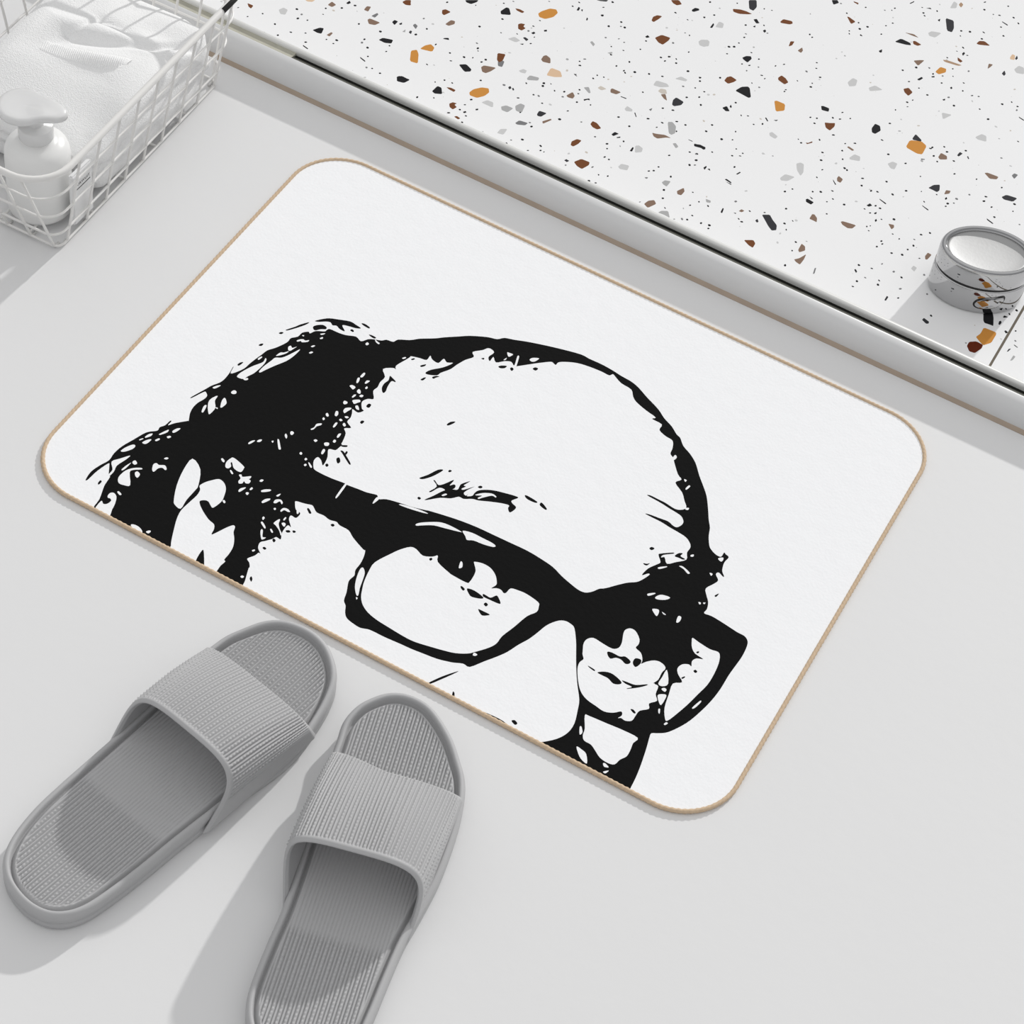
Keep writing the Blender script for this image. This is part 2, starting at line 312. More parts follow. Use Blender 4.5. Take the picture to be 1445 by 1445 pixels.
BLACK = [
 'E 895,745 915,690 945,645 965,630 972,690 970,800 940,790', 'A 275,880 300,850 315,865 285,895',
 'B 1110,255 1200,225 1260,200 1345,178 1320,200 1240,230 1130,262', 'B 1035,290 1060,278 1085,285 1060,300', 'B 830,415 850,398 880,398 860,420', 'B 615,610 640,590 675,585 650,610 625,622',
 'C 320,165 400,145 470,138 560,150 680,170 740,205 790,240 740,240 660,218 600,210 625,265 610,268 570,245 540,214 500,210 480,180 430,172 360,175', 'C 300,230 330,210 400,205 440,230 430,250 380,250 320,262', 'C 680,260 700,250 720,268 705,278', 'C 795,190 830,195 880,230 870,242 820,215', 'C 870,305 900,310 945,335 925,345 890,325',
 'C 1005,840 1030,800 1070,770 1085,725 1105,740 1140,775 1140,790 1100,780 1060,840 1045,880 1020,900 1005,880', 'C 845,1030 870,1008 895,1020 875,1050 850,1045', 'C 780,1200 800,1180 825,1190 800,1215', 'C 1300,555 1330,545 1340,555 1315,565', 'C 640,1240 660,1235 690,1252 650,1255',
 'G 135,380 180,370 170,385 140,392', 'G 135,495 165,478 180,480 155,502', 'G 230,475 260,465 290,470 260,480 240,488', 'G 630,322 655,318 650,333', 'G 770,388 800,380 840,385 820,402 785,402', 'G 865,405 880,395 895,410 878,425', 'G 1050,408 1070,395 1095,405 1075,422', 'G 350,860 380,840 420,838 400,855 360,870',
 'I 210,160 290,130 380,85 430,85 400,110 320,150 240,172', 'I 475,100 490,85 510,95 490,108', 'I 340,185 355,185 385,225 440,215 520,180 525,190 490,230 530,220 545,235 530,260 480,275 450,290 440,265 390,252 320,290 300,285 370,240',
 'I 260,360 340,325 430,280 500,265 560,270 580,240 600,215 680,190 650,210 620,230 640,240 600,260 620,270 720,240 660,270 620,300 640,325 660,310 650,330 700,325 720,300 760,275 840,270 920,280 1000,300 1090,325 1125,345 1065,370 1070,395 1105,430 1085,460 1045,480 1030,440 1040,415 970,395 860,380 760,370 700,355 620,355 575,335 500,350 400,345 280,365',
 'I 750,245 775,232 795,245 775,258', 'I 1185,325 1210,325 1300,380 1280,390 1210,358', 'I 1325,400 1345,390 1390,445 1375,455 1330,420', 'I 190,345 205,335 225,350 205,362', 'I 300,910 320,900 330,915 310,928', 'I 590,1165 605,1165 630,1190 615,1205 595,1185', 'I 650,1185 720,1205 800,1265 780,1280 700,1265 670,1240', 'I 800,1235 830,1250 870,1270 920,1250 940,1265 962,1320 940,1325 860,1290 800,1260',
 'I 805,1330 825,1315 845,1335 825,1352', 'I 755,1375 800,1395 860,1425 840,1435 790,1435 765,1405',
 'L 700,445 720,432 745,445 720,460', 'L 650,570 680,575 705,570 680,590 655,582', 'L 915,510 950,485 985,488 965,510 1005,535 985,540 950,525', 'L 1255,845 1290,828 1285,840 1265,858', 'L 1100,1325 1120,1318 1110,1335',
 'M 305,320 340,325 400,355 440,355 480,390 470,410 440,410 410,380 370,365 330,372 310,350', 'M 500,390 520,368 560,380 555,410 520,435 500,415', 'M 160,425 210,455 205,465 170,440', 'M 230,475 290,470 350,490 410,545 400,565 350,560 310,520 260,495', 'M 415,535 460,550 520,570 605,565 600,575 540,590 460,600 455,595 490,585 440,560', 'M 755,450 720,500 695,545 650,558 690,530 715,480 740,455', 'M 480,755 500,755 520,780 505,785', 'M 955,465 970,455 985,470 970,480', 'M 865,515 890,505 890,515 870,525', 'M 975,325 1000,318 990,332',
 'N 65,240 180,185 300,145 280,160 180,205 90,242', 'N 255,345 262,300 275,310 272,350', 'N 450,440 540,470 640,520 675,560 600,545 500,490', 'N 705,520 730,515 750,540 730,550', 'N 760,605 790,605 785,615',
 'F 540,340 570,330 580,370 560,390 545,380', 'F 425,405 445,390 460,410 440,425', 'F 580,260 610,265 640,310 685,390 670,400 630,340 600,290', 'F 620,300 640,265 655,275 640,300', 'F 585,205 650,205 645,222 600,220', 'F 240,855 260,850 285,895 265,900', 'F 480,1015 505,1005 522,1022 500,1035',
 'D 1325,850 1345,850 1365,895 1345,900', 'D 1105,1075 1140,1070 1155,1090 1120,1095', 'D 1175,1075 1200,1075 1210,1090 1185,1098', 'D 970,1170 985,1155 1005,1175 985,1195', 'D 870,1250 890,1240 910,1258 890,1270', 'E 1395,890 1410,875 1420,900 1410,925 1398,910']
WHITE2 = ['I 415,320 450,305 465,315 430,328', 'I 730,315 800,300 880,305 920,330 915,342 880,325 790,345 760,355 750,345 790,325 740,322', 'D 1218,870 1235,872 1240,895 1222,905']

MW, MH, MR, MT = 0.600, 0.44516, 0.046, 0.0024      # mat size, corner radius, height of the printed face
def rrect(w, h, r, inset=0.0, n=14):
    out = []
    for cx, cy, a0 in ((w - r, h - r, 0), (r, h - r, 90), (r, r, 180), (w - r, r, 270)):
        for k in range(n + 1):
            a = R(a0 + 90 * k / n)
            out.append((cx + (r - inset) * math.cos(a), cy + (r - inset) * math.sin(a)))
    return out
def in_rrect(x, y, w=MW, h=MH, r=MR):
    if not (0 <= x <= w and 0 <= y <= h): return False
    dx = max(r - x, x - (w - r), 0); dy = max(r - y, y - (h - r), 0)
    return dx * dx + dy * dy <= (r + 1e-5) ** 2 or dx == 0 or dy == 0
def on_mat(s):
    return [tuple(at(x, y, MT)[:2]) for x, y in catmull(parse(s), True, 3)]
def shrink(p):
    """small gaps lose a little of the roundness the curve fit adds"""
    x0 = sum(a for a, b in p) / len(p); y0 = sum(b for a, b in p) / len(p)
    k = 0.86 if max(max(abs(a - x0), abs(b - y0)) for a, b in p) < 0.009 else 1.0
    return [(x0 + (a - x0) * k, y0 + (b - y0) * k) for a, b in p]
PR = [(1, on_mat(HEAD)), (0, on_mat(FACE)), (0, on_mat(LENS))] + [(0, shrink(on_mat(s))) for s in WHITE] + [(1, on_mat(s)) for s in BLACK] + [(0, on_mat(s)) for s in WHITE2]
v, f, ix = inlay(rrect(MW, MH, MR), PR, in_rrect)
bath = tag(empty('bath_mat', (0, 0, 0)), 'white bath mat printed with black portrait of a balding man in thick glasses, tan edge', 'bath mat')
mesh('printed_pile', [(p[0], p[1], MT) for p in v], f, [M['print_white'], M['print_black']], bath, False, ix)
# soft backing slab under the printed face
o1 = rrect(MW, MH, MR); n1 = len(o1)
vv = [(x, y, 0.0004) for x, y in o1] + [(x, y, MT - 0.0004) for x, y in o1]
ff = [tuple(range(n1))[::-1], tuple(range(n1, 2 * n1))] + [(i, (i + 1) % n1, n1 + (i + 1) % n1, n1 + i) for i in range(n1)]
mesh('backing', vv, ff, M['backing'], bath, False)
# twisted cord binding round the edge
per = rrect(MW, MH, MR, -0.0010, 20)
den = []
for i in range(len(per)):
    a = Vector(per[i]); b = Vector(per[(i + 1) % len(per)])
    k = max(1, int((b - a).length / 0.0007))
    den += [a.lerp(b, j / k) for j in range(k)]
V, F = tube([(p.x, p.y, 0.00195) for p in den], 0.0018, 8, True, rad=lambda i, an: 0.0018 + 0.0002 * math.sin(an * 2 + i * 0.0007 / 0.0022 * math.pi))
mesh('edge_binding', V, F, M['binding'], bath, True)['label'] = 'tan stitched edge binding'

# ------------------------------------------------------------------ floor, kerb, terrazzo
ZT = 0.002                                                          # terrazzo surface; the kerb rises KZ above the floor
KZ = 0.0235
X0, X1 = -0.9, 1.5
def slab(name, x0, x1, y0, y1, z0, z1, mt):
    V = [(x0, y0, z0), (x1, y0, z0), (x1, y1, z0), (x0, y1, z0), (x0, y0, z1), (x1, y0, z1), (x1, y1, z1), (x0, y1, z1)]
    F = [(3, 2, 1, 0), (4, 5, 6, 7), (0, 1, 5, 4), (1, 2, 6, 5), (2, 3, 7, 6), (3, 0, 4, 7)]
    return mesh(name, V, F, mt, None, False)
def extrude(name, prof, mt, x0=X0, x1=X1, smooth=True, caps=True):
    n = len(prof)
    V = [(x0, y, z) for y, z in prof] + [(x1, y, z) for y, z in prof]
    F = [(i, (i + 1) % n, n + (i + 1) % n, n + i) for i in range(n)]
    if caps: F += [tuple(range(n))[::-1], tuple(range(n, 2 * n))]
    return fix_normals(mesh(name, V, F, mt, None, smooth))
tag(slab('floor', X0, X1, -1.4, 1.6, -0.02, 0.0, M['floor']), 'matt white bathroom floor under the mat and slippers', 'floor', kind='structure')
k = [(0.4915, 0.0), (0.4918, 0.004)]
k += [(0.4918 + 0.0148 * (1 - math.cos(R(a)) ** .9) , 0.004 + 0.0185 * math.sin(R(a)) ** .95) for a in range(6, 85, 6)]
k += [(0.5068, 0.0226), (0.5082, 0.0224), (0.5088, 0.0219), (0.5090, 0.0206), (0.5090, 0.0)]
tag(extrude('trim_1', k, M['kerb']), 'rounded white kerb edging the terrazzo', 'kerb', kind='structure')
tag(extrude('trim_2', [(0.4887, 0.0), (0.4890, 0.0005), (0.4903, 0.0012), (0.4914, 0.0028), (0.4920, 0.0034), (0.4920, 0.0)], M['caulk']), 'thin beige sealant line along the foot of the kerb', 'sealant', kind='structure')
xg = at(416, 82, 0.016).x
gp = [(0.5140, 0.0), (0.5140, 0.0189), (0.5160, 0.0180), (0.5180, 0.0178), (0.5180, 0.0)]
tag(extrude('trim_6', [(0.5090, 0.0), (0.5090, 0.0218), (0.5140, 0.0190), (0.5140, 0.0)], M['olive'], xg, X1, False), 'slope behind the kerb, coloured dark olive as the shade of the gap', 'rubber lip', kind='structure')
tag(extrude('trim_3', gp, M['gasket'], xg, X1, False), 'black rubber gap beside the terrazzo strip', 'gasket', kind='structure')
gp2 = [(0.5090, 0.0), (0.5090, 0.0214), (0.5150, 0.0200), (0.5180, 0.0205), (0.5180, 0.0)]
tag(extrude('trim_4', gp2, M['filler'], X0, xg, False), 'greyish filler in the kerb gap beside the basket', 'filler', kind='structure')
tag(extrude('trim_5', [(0.5180, 0.0), (0.5180, 0.0215), (0.5184, 0.0226), (0.5192, 0.0232), (0.5205, KZ), (0.5226, KZ), (0.5226, 0.0)], M['strip']), 'narrow satin metal strip along the terrazzo edge', 'edge strip', kind='structure')

TZ = {'1': (330, 0, 5.78), '2': (560, 0, 6.02), '3': (780, 0, 6.568), '4': (780, 150, 6.568), '5': (980, 0, 6.02), '6': (980, 180, 6.02),
      '7': (1205, 0, 6.02), '8': (1180, 200, 5.453), '9': (1340, 430, 13.76)}
CHIPS = '''1k 640,245 700,225 735,230 715,275 680,268;1m 755,285 795,262 808,270 780,298;1k 1180,325 1215,308 1300,325 1285,355 1230,350;1k 1325,630 1350,618 1440,650 1380,675 1350,665;1b 110,25 160,45 140,70 120,55
1l 365,80 405,62 440,80 420,120 380,115;1m 765,40 800,12 835,40 800,58;1m 1060,80 1085,50 1120,55 1095,95;1g 1120,130 1170,105 1180,118 1150,145;1m 1090,160 1110,150 1195,185 1150,205 1100,195;1k 1290,180 1310,162 1340,175 1310,205
1d 1345,195 1375,180 1360,205;1b 1375,20 1400,0 1445,0 1440,45 1400,40;1k 565,366 607,396 600,402 562,375;1k 1030,463 1074,497 1068,505 1030,474;1t 580,0 665,0 640,15 600,12;1k 915,25 945,5 955,25 930,35
2b 45,15 80,0 115,5 120,45 90,45;2b 385,85 415,78 460,102 400,130 383,115;2m 410,205 460,170 495,180 490,205 440,220;2k 880,95 930,62 955,70 970,128 885,122;2b 1005,70 1045,78 1085,100 1065,112 1020,90;2o 1200,115 1230,95 1300,72 1355,80 1368,110 1330,145 1260,162 1210,145
2b 1030,205 1055,198 1090,205 1075,225 1095,240 1060,260 1030,245;2k 580,0 695,0 680,18 630,35 590,20;2l 940,330 1000,312 1050,345 1010,360;2k 390,330 405,322 440,322 445,340 420,336;2o 120,430 170,422 185,460 178,540 110,520;2o 195,415 240,385 290,375 320,405 300,440
2k 525,548 590,545 635,590 625,608 575,610;2m 715,570 740,555 845,575 800,605 755,622 725,610;2g 858,505 915,520 895,570 858,560;2b 855,450 925,460 900,515 870,530 850,510;2m 1225,505 1245,475 1270,468 1305,495 1305,540 1240,525;2t 1270,640 1310,575 1390,605 1405,655 1340,655
2gl 1105,665 1130,640 1210,660 1200,685 1110,680;2l 1035,600 1075,585 1105,600 1090,625 1050,615;2k 0,650 45,645 110,680 60,705 0,690;2k 298,775 345,730 380,745 385,800 320,795;2b 420,740 460,745 500,765 485,782 440,758;2o 615,785 650,758 720,742 780,750 785,785 745,815 680,832 620,810
2b 445,880 475,868 510,878 490,890 510,910 475,930 448,910;2l 715,870 770,850 820,870 815,915;2gl 885,905 930,895 990,920 940,955 890,935;2gl 1005,900 1050,878 1090,895 1060,960 1010,940;2d 1190,970 1210,940 1275,962 1225,992 1195,985;2m 1235,1030 1310,1008 1315,1020 1240,1052
2g 1005,1045 1040,1022 1115,1045 1090,1065 1020,1058;2b 485,990 510,985 540,1005 520,1015;2l 850,1130 880,1095 940,1095 905,1145;2k 1425,1360 1445,1350 1445,1380;2g 135,215 155,200 178,220 160,248;2d 100,275 115,258 130,265 120,290;2gl 45,270 75,248 70,275;2d 1070,320 1090,315 1120,335 1100,350;2k 1140,280 1165,268 1178,282 1158,292
2d 945,740 965,730 975,750 955,760;2d 978,750 990,745 998,765 985,770;2k 1042,372 1080,370 1070,382;2k 560,950 585,942 592,955 570,962;2k 668,925 692,922 690,936 670,938;2k 618,842 640,838 645,850 625,854;2k 1250,255 1275,252 1275,268 1250,268
3k 400,0 515,0 500,15 440,10;3b 1095,0 1170,0 1198,40 1150,50 1115,30;3b 915,190 930,155 970,140 1015,150 985,175 935,205;3k 1290,90 1320,72 1355,80 1360,95 1310,110 1290,105;3b 945,350 1010,322 1090,350 1075,375 1020,415 980,395;3k 855,340 880,325 900,345 870,352
3l 1350,385 1375,368 1445,370 1445,425 1400,435 1360,420;3gl 345,390 365,380 392,410 375,430;3gl 505,490 550,480 555,495 530,500;3m 125,885 185,852 205,890 185,915 140,902;3gl 285,810 335,805 352,860 335,865;3tl 415,815 445,795 500,825 450,838
3m 535,830 550,818 635,855 590,875 535,858;3d 630,890 685,910 680,918 630,898;3l 665,1010 690,982 740,1015 735,1035 680,1030;3l 930,790 960,745 1060,775 1080,805 1000,810;3l 1130,730 1190,708 1250,740 1230,755;3tl 975,845 1000,820 1050,830 1060,870 1010,870;3m 1000,875 1045,870 1060,935 1030,915
3d 1105,970 1115,925 1145,902 1215,945 1190,975 1125,985;3b 348,1150 370,1122 410,1140 450,1190 410,1200 370,1180;3b 165,1345 175,1310 225,1288 268,1302 235,1335 190,1358;3k 543,1245 575,1222 615,1240 560,1262;3gl 1065,1130 1110,1130 1143,1170 1135,1235 1100,1250 1075,1235
3m 920,1230 960,1240 1040,1250 1098,1280 1050,1275 970,1285 935,1265;3k 1310,1330 1370,1345 1418,1365 1400,1390 1370,1370 1310,1355;3l 765,1350 800,1348 835,1375 825,1410 760,1415;3k 712,1400 740,1362 752,1370 735,1405;3gl 1110,1330 1140,1325 1165,1360 1140,1375
3k 220,95 240,62 255,75 240,100;3k 260,90 280,85 275,110;3k 285,920 340,912 345,930 320,925 290,935;3k 308,185 318,160 328,175 318,192;3k 755,1045 765,1042 778,1085 770,1085;3k 590,1272 628,1265 625,1278 595,1280;3k 1255,1290 1298,1308 1295,1314 1260,1298;3g 890,1015 925,1000 910,1030;3d 195,680 228,705 220,708 198,690
4b 195,515 265,487 343,518 335,545 270,582 225,555;4d 105,500 125,490 155,505 130,518;4l 605,560 635,532 710,550 690,595 620,580;4gl 1010,705 1040,685 1095,695 1055,745 1025,725;4m 1150,785 1215,755 1222,790 1190,825 1155,815;4m 845,905 885,875 940,868 960,905 880,942;4gl 975,985 1005,968 1070,970 1085,1035 1030,1005
5d 460,0 528,0 530,60 500,92 465,75;5b 325,75 390,80 440,95 490,118 460,122 380,118 330,100;5k 500,165 530,160 550,195 525,200;5k 495,225 520,215 515,235;5b 728,185 755,162 830,180 835,200 810,208 735,195;5b 800,395 815,350 850,352 830,385;5m 875,430 915,402 922,430 905,450
5k 405,490 440,475 480,478 487,500 450,532 415,505;5b 252,685 275,655 310,647 360,680 335,697 285,712;5k 345,770 400,737 455,735 470,750 480,825 460,832 410,805;5b 710,660 740,640 775,665 798,700 765,718 712,680;5o 678,858 700,855 770,885 765,940 690,948;5k 235,915 275,900 300,945 265,945
5l 635,1130 660,1120 708,1160 685,1180 640,1155;5l 865,1390 900,1380 930,1395 925,1465 900,1495 870,1445;5k 1075,900 1095,900 1145,920 1140,950 1080,935;5b 1105,1040 1150,1045 1195,1045 1190,1075 1150,1110 1115,1085;5b 945,1210 965,1214 1000,1200 1003,1212 955,1225;5m 1295,1250 1310,1242 1358,1275 1340,1282
5l 1315,1340 1360,1310 1408,1330 1405,1370 1320,1355;5k 1165,0 1215,0 1228,25 1180,40;5b 1350,10 1395,25 1390,40 1355,20;5b 1295,140 1315,145 1370,185 1330,205;5l 175,230 210,182 250,200 240,240;5k 130,235 160,195 168,210 150,238;5l 35,355 70,335 130,350 120,395 55,390
5l 1300,700 1345,662 1385,680 1370,730 1315,735;5k 580,260 600,250 610,265 595,280;5k 298,905 310,888 318,910 308,918;5k 598,1000 610,998 628,1030 618,1032;5k 670,1020 712,1018 695,1030
6k 0,140 50,145 95,170 90,188 60,175 0,160;6k 75,340 100,325 105,335 85,360;6k 108,352 130,348 135,368;6l 725,430 770,395 855,420 790,455 735,450;6k 945,610 960,603 1015,635 990,655 948,632;6k 975,582 1010,605 995,608;6m 1210,430 1225,410 1262,440 1240,470 1212,455;6k 1176,438 1205,485 1195,487 1178,455
6m 975,775 1000,735 1020,738 1042,770 1038,805 1010,790;6m 1242,800 1260,795 1375,830 1340,858 1300,855 1255,825;6d 572,740 640,740 665,785 700,830 695,872 655,875 625,835 595,780;6b 418,955 500,955 518,985 495,1022 460,1000;6m 880,1040 910,985 940,1010 940,1045 890,1060;6m 845,1120 890,1110 950,1075 930,1120 895,1165 860,1140
6m 375,710 400,693 425,708 400,720;6k 220,720 240,682 250,690 235,728;6g 1005,1245 1020,1195 1035,1190 1020,1240;6d 515,790 535,775 545,800 530,808;6k 255,440 272,435 315,465 310,475;6k 262,457 275,462 315,480 310,488;6gl 95,605 140,622 135,640 100,635;6k 352,395 385,375 395,382 365,400;6k 330,722 355,725 350,735
7d 778,152 848,175 850,240 832,275 790,260;7k 345,355 400,327 480,365 485,385 440,380;7m 430,275 510,290 552,322 500,305;7b 500,350 520,347 575,380 540,390 505,375;7m 505,515 560,510 600,512 545,560;7b 420,755 465,745 500,785 462,815 430,785;7o 690,610 735,568 785,585 780,615 720,632
7tb 755,508 790,510 920,555 885,560 770,525;7b 880,485 925,520 905,532 882,515;7b 1040,370 1065,347 1110,350 1160,390 1060,380;7m 1135,585 1145,540 1182,548 1160,570;7d 1255,625 1280,598 1290,630 1275,645;7o 440,1250 475,1190 575,1200 618,1240 580,1312 535,1305;7d 497,1175 525,1138 575,1190 570,1203 500,1188
7k 150,1090 180,1050 222,1070 228,1110 180,1138 153,1125;7m 715,1335 740,1298 790,1325 792,1355 730,1355;7d 875,1320 900,1290 925,1305 890,1330;7l 630,280 660,265 745,280 690,320 640,305;7l 125,745 180,725 248,765 135,775;7l 745,955 835,975 755,1015;7l 1030,1165 1085,1138 1125,1155 1125,1205 1050,1185
7l 1360,590 1400,558 1445,575 1445,632 1380,620;7l 815,70 850,10 880,30 870,70;7tb 890,40 910,18 930,40 910,65;7t 1325,490 1345,460 1370,470 1365,510 1328,505;7d 1368,500 1385,470 1393,495 1380,510;7l 285,1390 330,1372 370,1390 345,1440 310,1430;7k 535,675 575,652 588,665 555,685;7k 210,432 240,418 238,445 220,447
7k 472,28 512,8 512,18 480,33;7k 612,70 650,65 660,80 635,74;7k 918,455 935,440 945,455 925,475;7k 710,170 735,158 728,185;7d 1258,180 1308,210 1305,220 1258,188;7k 1400,990 1445,1018 1445,1028 1402,1000;7k 658,648 685,645 685,658 660,658;7k 750,845 775,838 775,852 760,855;7k 815,745 830,735 838,750 825,758;7k 568,1347 605,1352 600,1358 570,1355;7d 960,1330 970,1325 980,1350 970,1352
8d 708,355 750,332 798,330 795,375 775,388 740,370;8m 830,405 845,372 882,378 870,400;8m 1140,240 1165,238 1250,270 1235,290 1180,285;8g 1350,260 1370,243 1400,255 1370,287;8d 1272,425 1310,408 1395,435 1360,462 1290,445;8k 332,437 387,475 380,482 335,447;8k 660,487 712,523 706,530 662,495;8k 1157,588 1210,628 1204,634 1160,602
8m 400,630 445,640 445,660 425,675;8m 683,880 705,853 735,870 700,908 685,905;8k 232,490 260,473 278,492 250,500;8l 575,975 595,953 622,970 600,1000;8d 370,1218 390,1185 402,1195 382,1225;8d 138,985 148,978 162,1000 152,1010;8k 835,435 850,425 855,440 840,448;8k 290,548 312,540 310,555 295,558;8k 295,605 308,592 315,608 302,618;8d 660,1370 675,1355 715,1385 710,1400 690,1400
9k 655,160 840,160 855,260 850,415 790,390 680,355 655,310;9k 945,380 960,320 1000,310 1010,350 975,395;9o 510,625 600,560 665,440 900,535 905,580 810,740 650,790 570,700;9r 335,800 380,720 520,710 650,780 620,850 490,940 380,905;9k 1060,510 1090,495 1140,540 1090,560;9k 1035,245 1060,205 1140,240 1060,255
9d 1240,780 1260,775 1330,830 1310,835;9d 1110,910 1150,855 1195,855 1130,915;9gl 1170,1090 1240,980 1280,1010 1220,1080'''
DOTS = {'1': '35,62 235,112 335,197 200,258 358,287 515,75 522,150 600,165 585,270 552,118 755,322 840,328 812,355 728,117 750,68 1090,388 1065,320 1045,347 1093,460 1243,420 1270,373 1197,257 1128,558 1082,550 1192,597 1405,805 1020,195 988,45 880,65 585,343 112,135 245,265 465,262',
        '2': '910,28 990,12 897,162 885,278 1160,222 1022,288 1118,262 1168,315 1138,370 1215,175 1295,12 255,245 160,293 228,158 35,203 330,378 450,450 460,517 256,548 680,367 688,410 690,433 572,485 645,490 755,507 720,527 713,683 405,680 325,697 470,705 172,825 315,832 440,958 535,932 578,890 555,1038 587,985 300,945 1145,1075 1130,1042 910,722 1100,708 1250,707 1308,712 1240,730 1160,805 1205,815 1030,832 1235,878 1048,955 932,1217 970,1190 1065,1185 1222,1240 1220,1278 1250,1290 1113,1278 1340,770 1383,1013 1408,822 80,838 703,225 427,20 670,45',
        '3': '185,58 245,22 470,68 460,143 518,243 635,205 632,245 668,255 555,20 490,348 612,360 662,393 543,432 540,507 655,467 710,573 590,612 660,655 670,675 760,668 893,685 248,568 252,607 297,547 210,690 412,697 375,727 473,715 248,832 237,868 107,850 223,947 350,972 140,1028 65,1105 265,1130 610,1085 710,1170 392,1268 503,1333 503,1378 657,1310 625,1355 865,380 812,457 1138,118 1250,183 1405,160 1228,305 1268,328 1115,398 1260,483 1003,533 1080,525 1145,547 1040,565 1143,585 1015,708 1253,660 1365,720 1365,752 1210,800 1320,815 1405,850 1358,900 1240,902 1373,972 1020,1003 1115,1022 883,1100 1015,1138 1150,1127 1230,1158 1147,1217 1423,1217 963,1180 1270,1410 1335,1425 835,855',
        '4': '120,545 368,562 335,690 398,710 480,470 520,493 510,647 425,635 807,887 868,663 890,600 935,597 980,562 1095,652 1030,775 1020,853 1298,797 1355,885 1273,918 1040,942 1198,1045 1245,1050 1375,1083 1293,1013 1080,455 1267,543 1317,545 1328,500 1270,425',
        '5': '133,18 363,28 168,128 83,148 435,213 590,215 620,282 437,288 423,317 377,365 295,398 338,397 277,457 483,447 547,502 403,543 467,555 543,570 443,600 218,660 570,640 597,668 488,705 550,742 45,660 45,688 83,780 40,823 55,890 350,873 455,985 397,980 503,1057 578,1053 150,1062 100,1115 350,1118 230,1183 323,1188 355,1265 410,1303 388,1325 320,1322 150,1292 688,560 760,547 875,687 1040,533 1035,580 952,607 1067,657 1000,707 988,738 775,762 765,777 980,293 1000,317 1395,193 1405,245 1315,263 1315,287 1415,300 1295,112 985,997 1040,1005 1020,1047 1175,1000 1235,1012 1323,1007 1257,955 1180,1147 883,1183 907,1213 1062,1188 1280,1220 1360,1217 1257,1280 1087,1295 1075,1360 1260,1353 657,88 593,75 1245,30',
        '6': '12,225 15,278 340,335 350,628 1005,545 1073,545 1172,538 1125,630 1175,607 1123,733 1272,655 1040,423 1087,358 1275,345 1295,360 768,543 832,522 778,690 595,722 765,815 835,793 780,868 470,710 375,775 400,800 127,830 118,858 55,812 860,972 830,1045 1395,1168 1370,1215 1380,1305 1345,1350 770,1170 1427,432 1420,493 115,667',
        '7': '100,62 50,245 115,227 62,300 233,290 330,197 272,218 322,87 347,70 262,87 580,63 590,110 600,133 707,95 912,263 905,305 985,270 1102,275 1087,330 928,405 875,435 963,470 793,490 640,577 415,597 530,573 468,693 553,748 745,705 672,628 753,645 842,648 975,605 933,705 925,772 1003,812 1060,820 805,827 850,897 1068,927 1140,1012 623,807 500,850 453,868 455,907 353,933 305,1048 240,1190 12,1217 293,1312 668,1250 650,1262 767,1247 790,1290 677,1325 848,1367 707,1372 438,1388 950,1280 1185,122 1237,130 1113,18 1310,53 1250,230 1270,305 1397,198 1107,82 1357,150 1260,885 1340,868 1383,937 1390,905 1395,1202 1252,1342 840,585',
        '8': '45,70 50,133 65,203 83,217 400,97 535,167 648,267 910,247 1080,288 1273,353 905,148 830,40 738,45 853,77 777,153 750,110 388,307 197,338 203,283 60,485 268,378 317,385 433,405 538,378 303,493 337,512 218,517 260,548 348,597 445,597 235,652 262,647 250,685 435,710 485,747 348,765 355,787 313,807 427,857 508,870 600,752 550,830 595,800 722,703 652,715 655,383 773,407 927,440 905,472 857,475 843,497 677,462 1025,407 1153,423 1137,457 1195,503 1360,535 1372,480 1218,580 1410,637 1227,683 1275,690 1352,733 353,940 175,950 273,975 443,1000 503,1045 677,1025 640,897 223,1045 330,1068 322,1100 493,1132 477,1203 700,1172 730,1338 158,1075',
        '9': '1300,110 1160,180 1280,510 1278,705'}
def chip_px(k, s):
    ox, oy, sc = TZ[k]
    return [(ox + float(a) / sc, oy + float(b) / sc) for a, b in (w.split(',') for w in s.split())]
CI = {c: i for i, c in enumerate(TC)}
cp = []
for item in CHIPS.replace('\n', ';').split(';'):
    head, s = item.split(' ', 1)
    p = chip_px(head[0], s)
    q = []                                                          # one corner-cutting pass rounds the chips
    for i in range(len(p)):
        a, b = p[i], p[(i + 1) % len(p)]
        q += [(a[0] * .87 + b[0] * .13, a[1] * .87 + b[1] * .13), (a[0] * .13 + b[0] * .87, a[1] * .13 + b[1] * .87)]
    cp.append((CI[head[1:]], [tuple(at(x, y, ZT)[:2]) for x, y in q]))
def blob(c, r, slot):
    a0 = random.random() * 6.28; e = random.uniform(.55, 1.0)
    pts = []
    for k in range(6):
        a = a0 + k * math.pi / 3; rr = r * random.uniform(.8, 1.15)
        u, w = rr * math.cos(a), rr * e * math.sin(a)
        pts.append((c[0] + u * math.cos(a0) - w * math.sin(a0), c[1] + u * math.sin(a0) + w * math.cos(a0)))
    return (slot, pts)
for k, s in DOTS.items():
    for x, y in chip_px(k, s):
        cp.append(blob(at(x, y, ZT), random.uniform(.0010, .0016), CI['k'] if random.random() < .88 else CI['g']))
fx0, fx1, fy0, fy1 = X0, X1, 0.5226, 1.6
for i in range(520):                                                # fine aggregate, mostly pale
    x, y = random.uniform(-0.25, 0.75), random.uniform(0.53, 1.12)
    cp.insert(0, blob((x, y), random.choice([.0004, .0005, .0006, .0011, .0016]), CI[random.choice(['gl', 'l', 'l', 'l', 'tl'])]))
PALE = [(random.uniform(-.85, 1.4), random.uniform(.53, 1.55)) for _ in range(3200)]
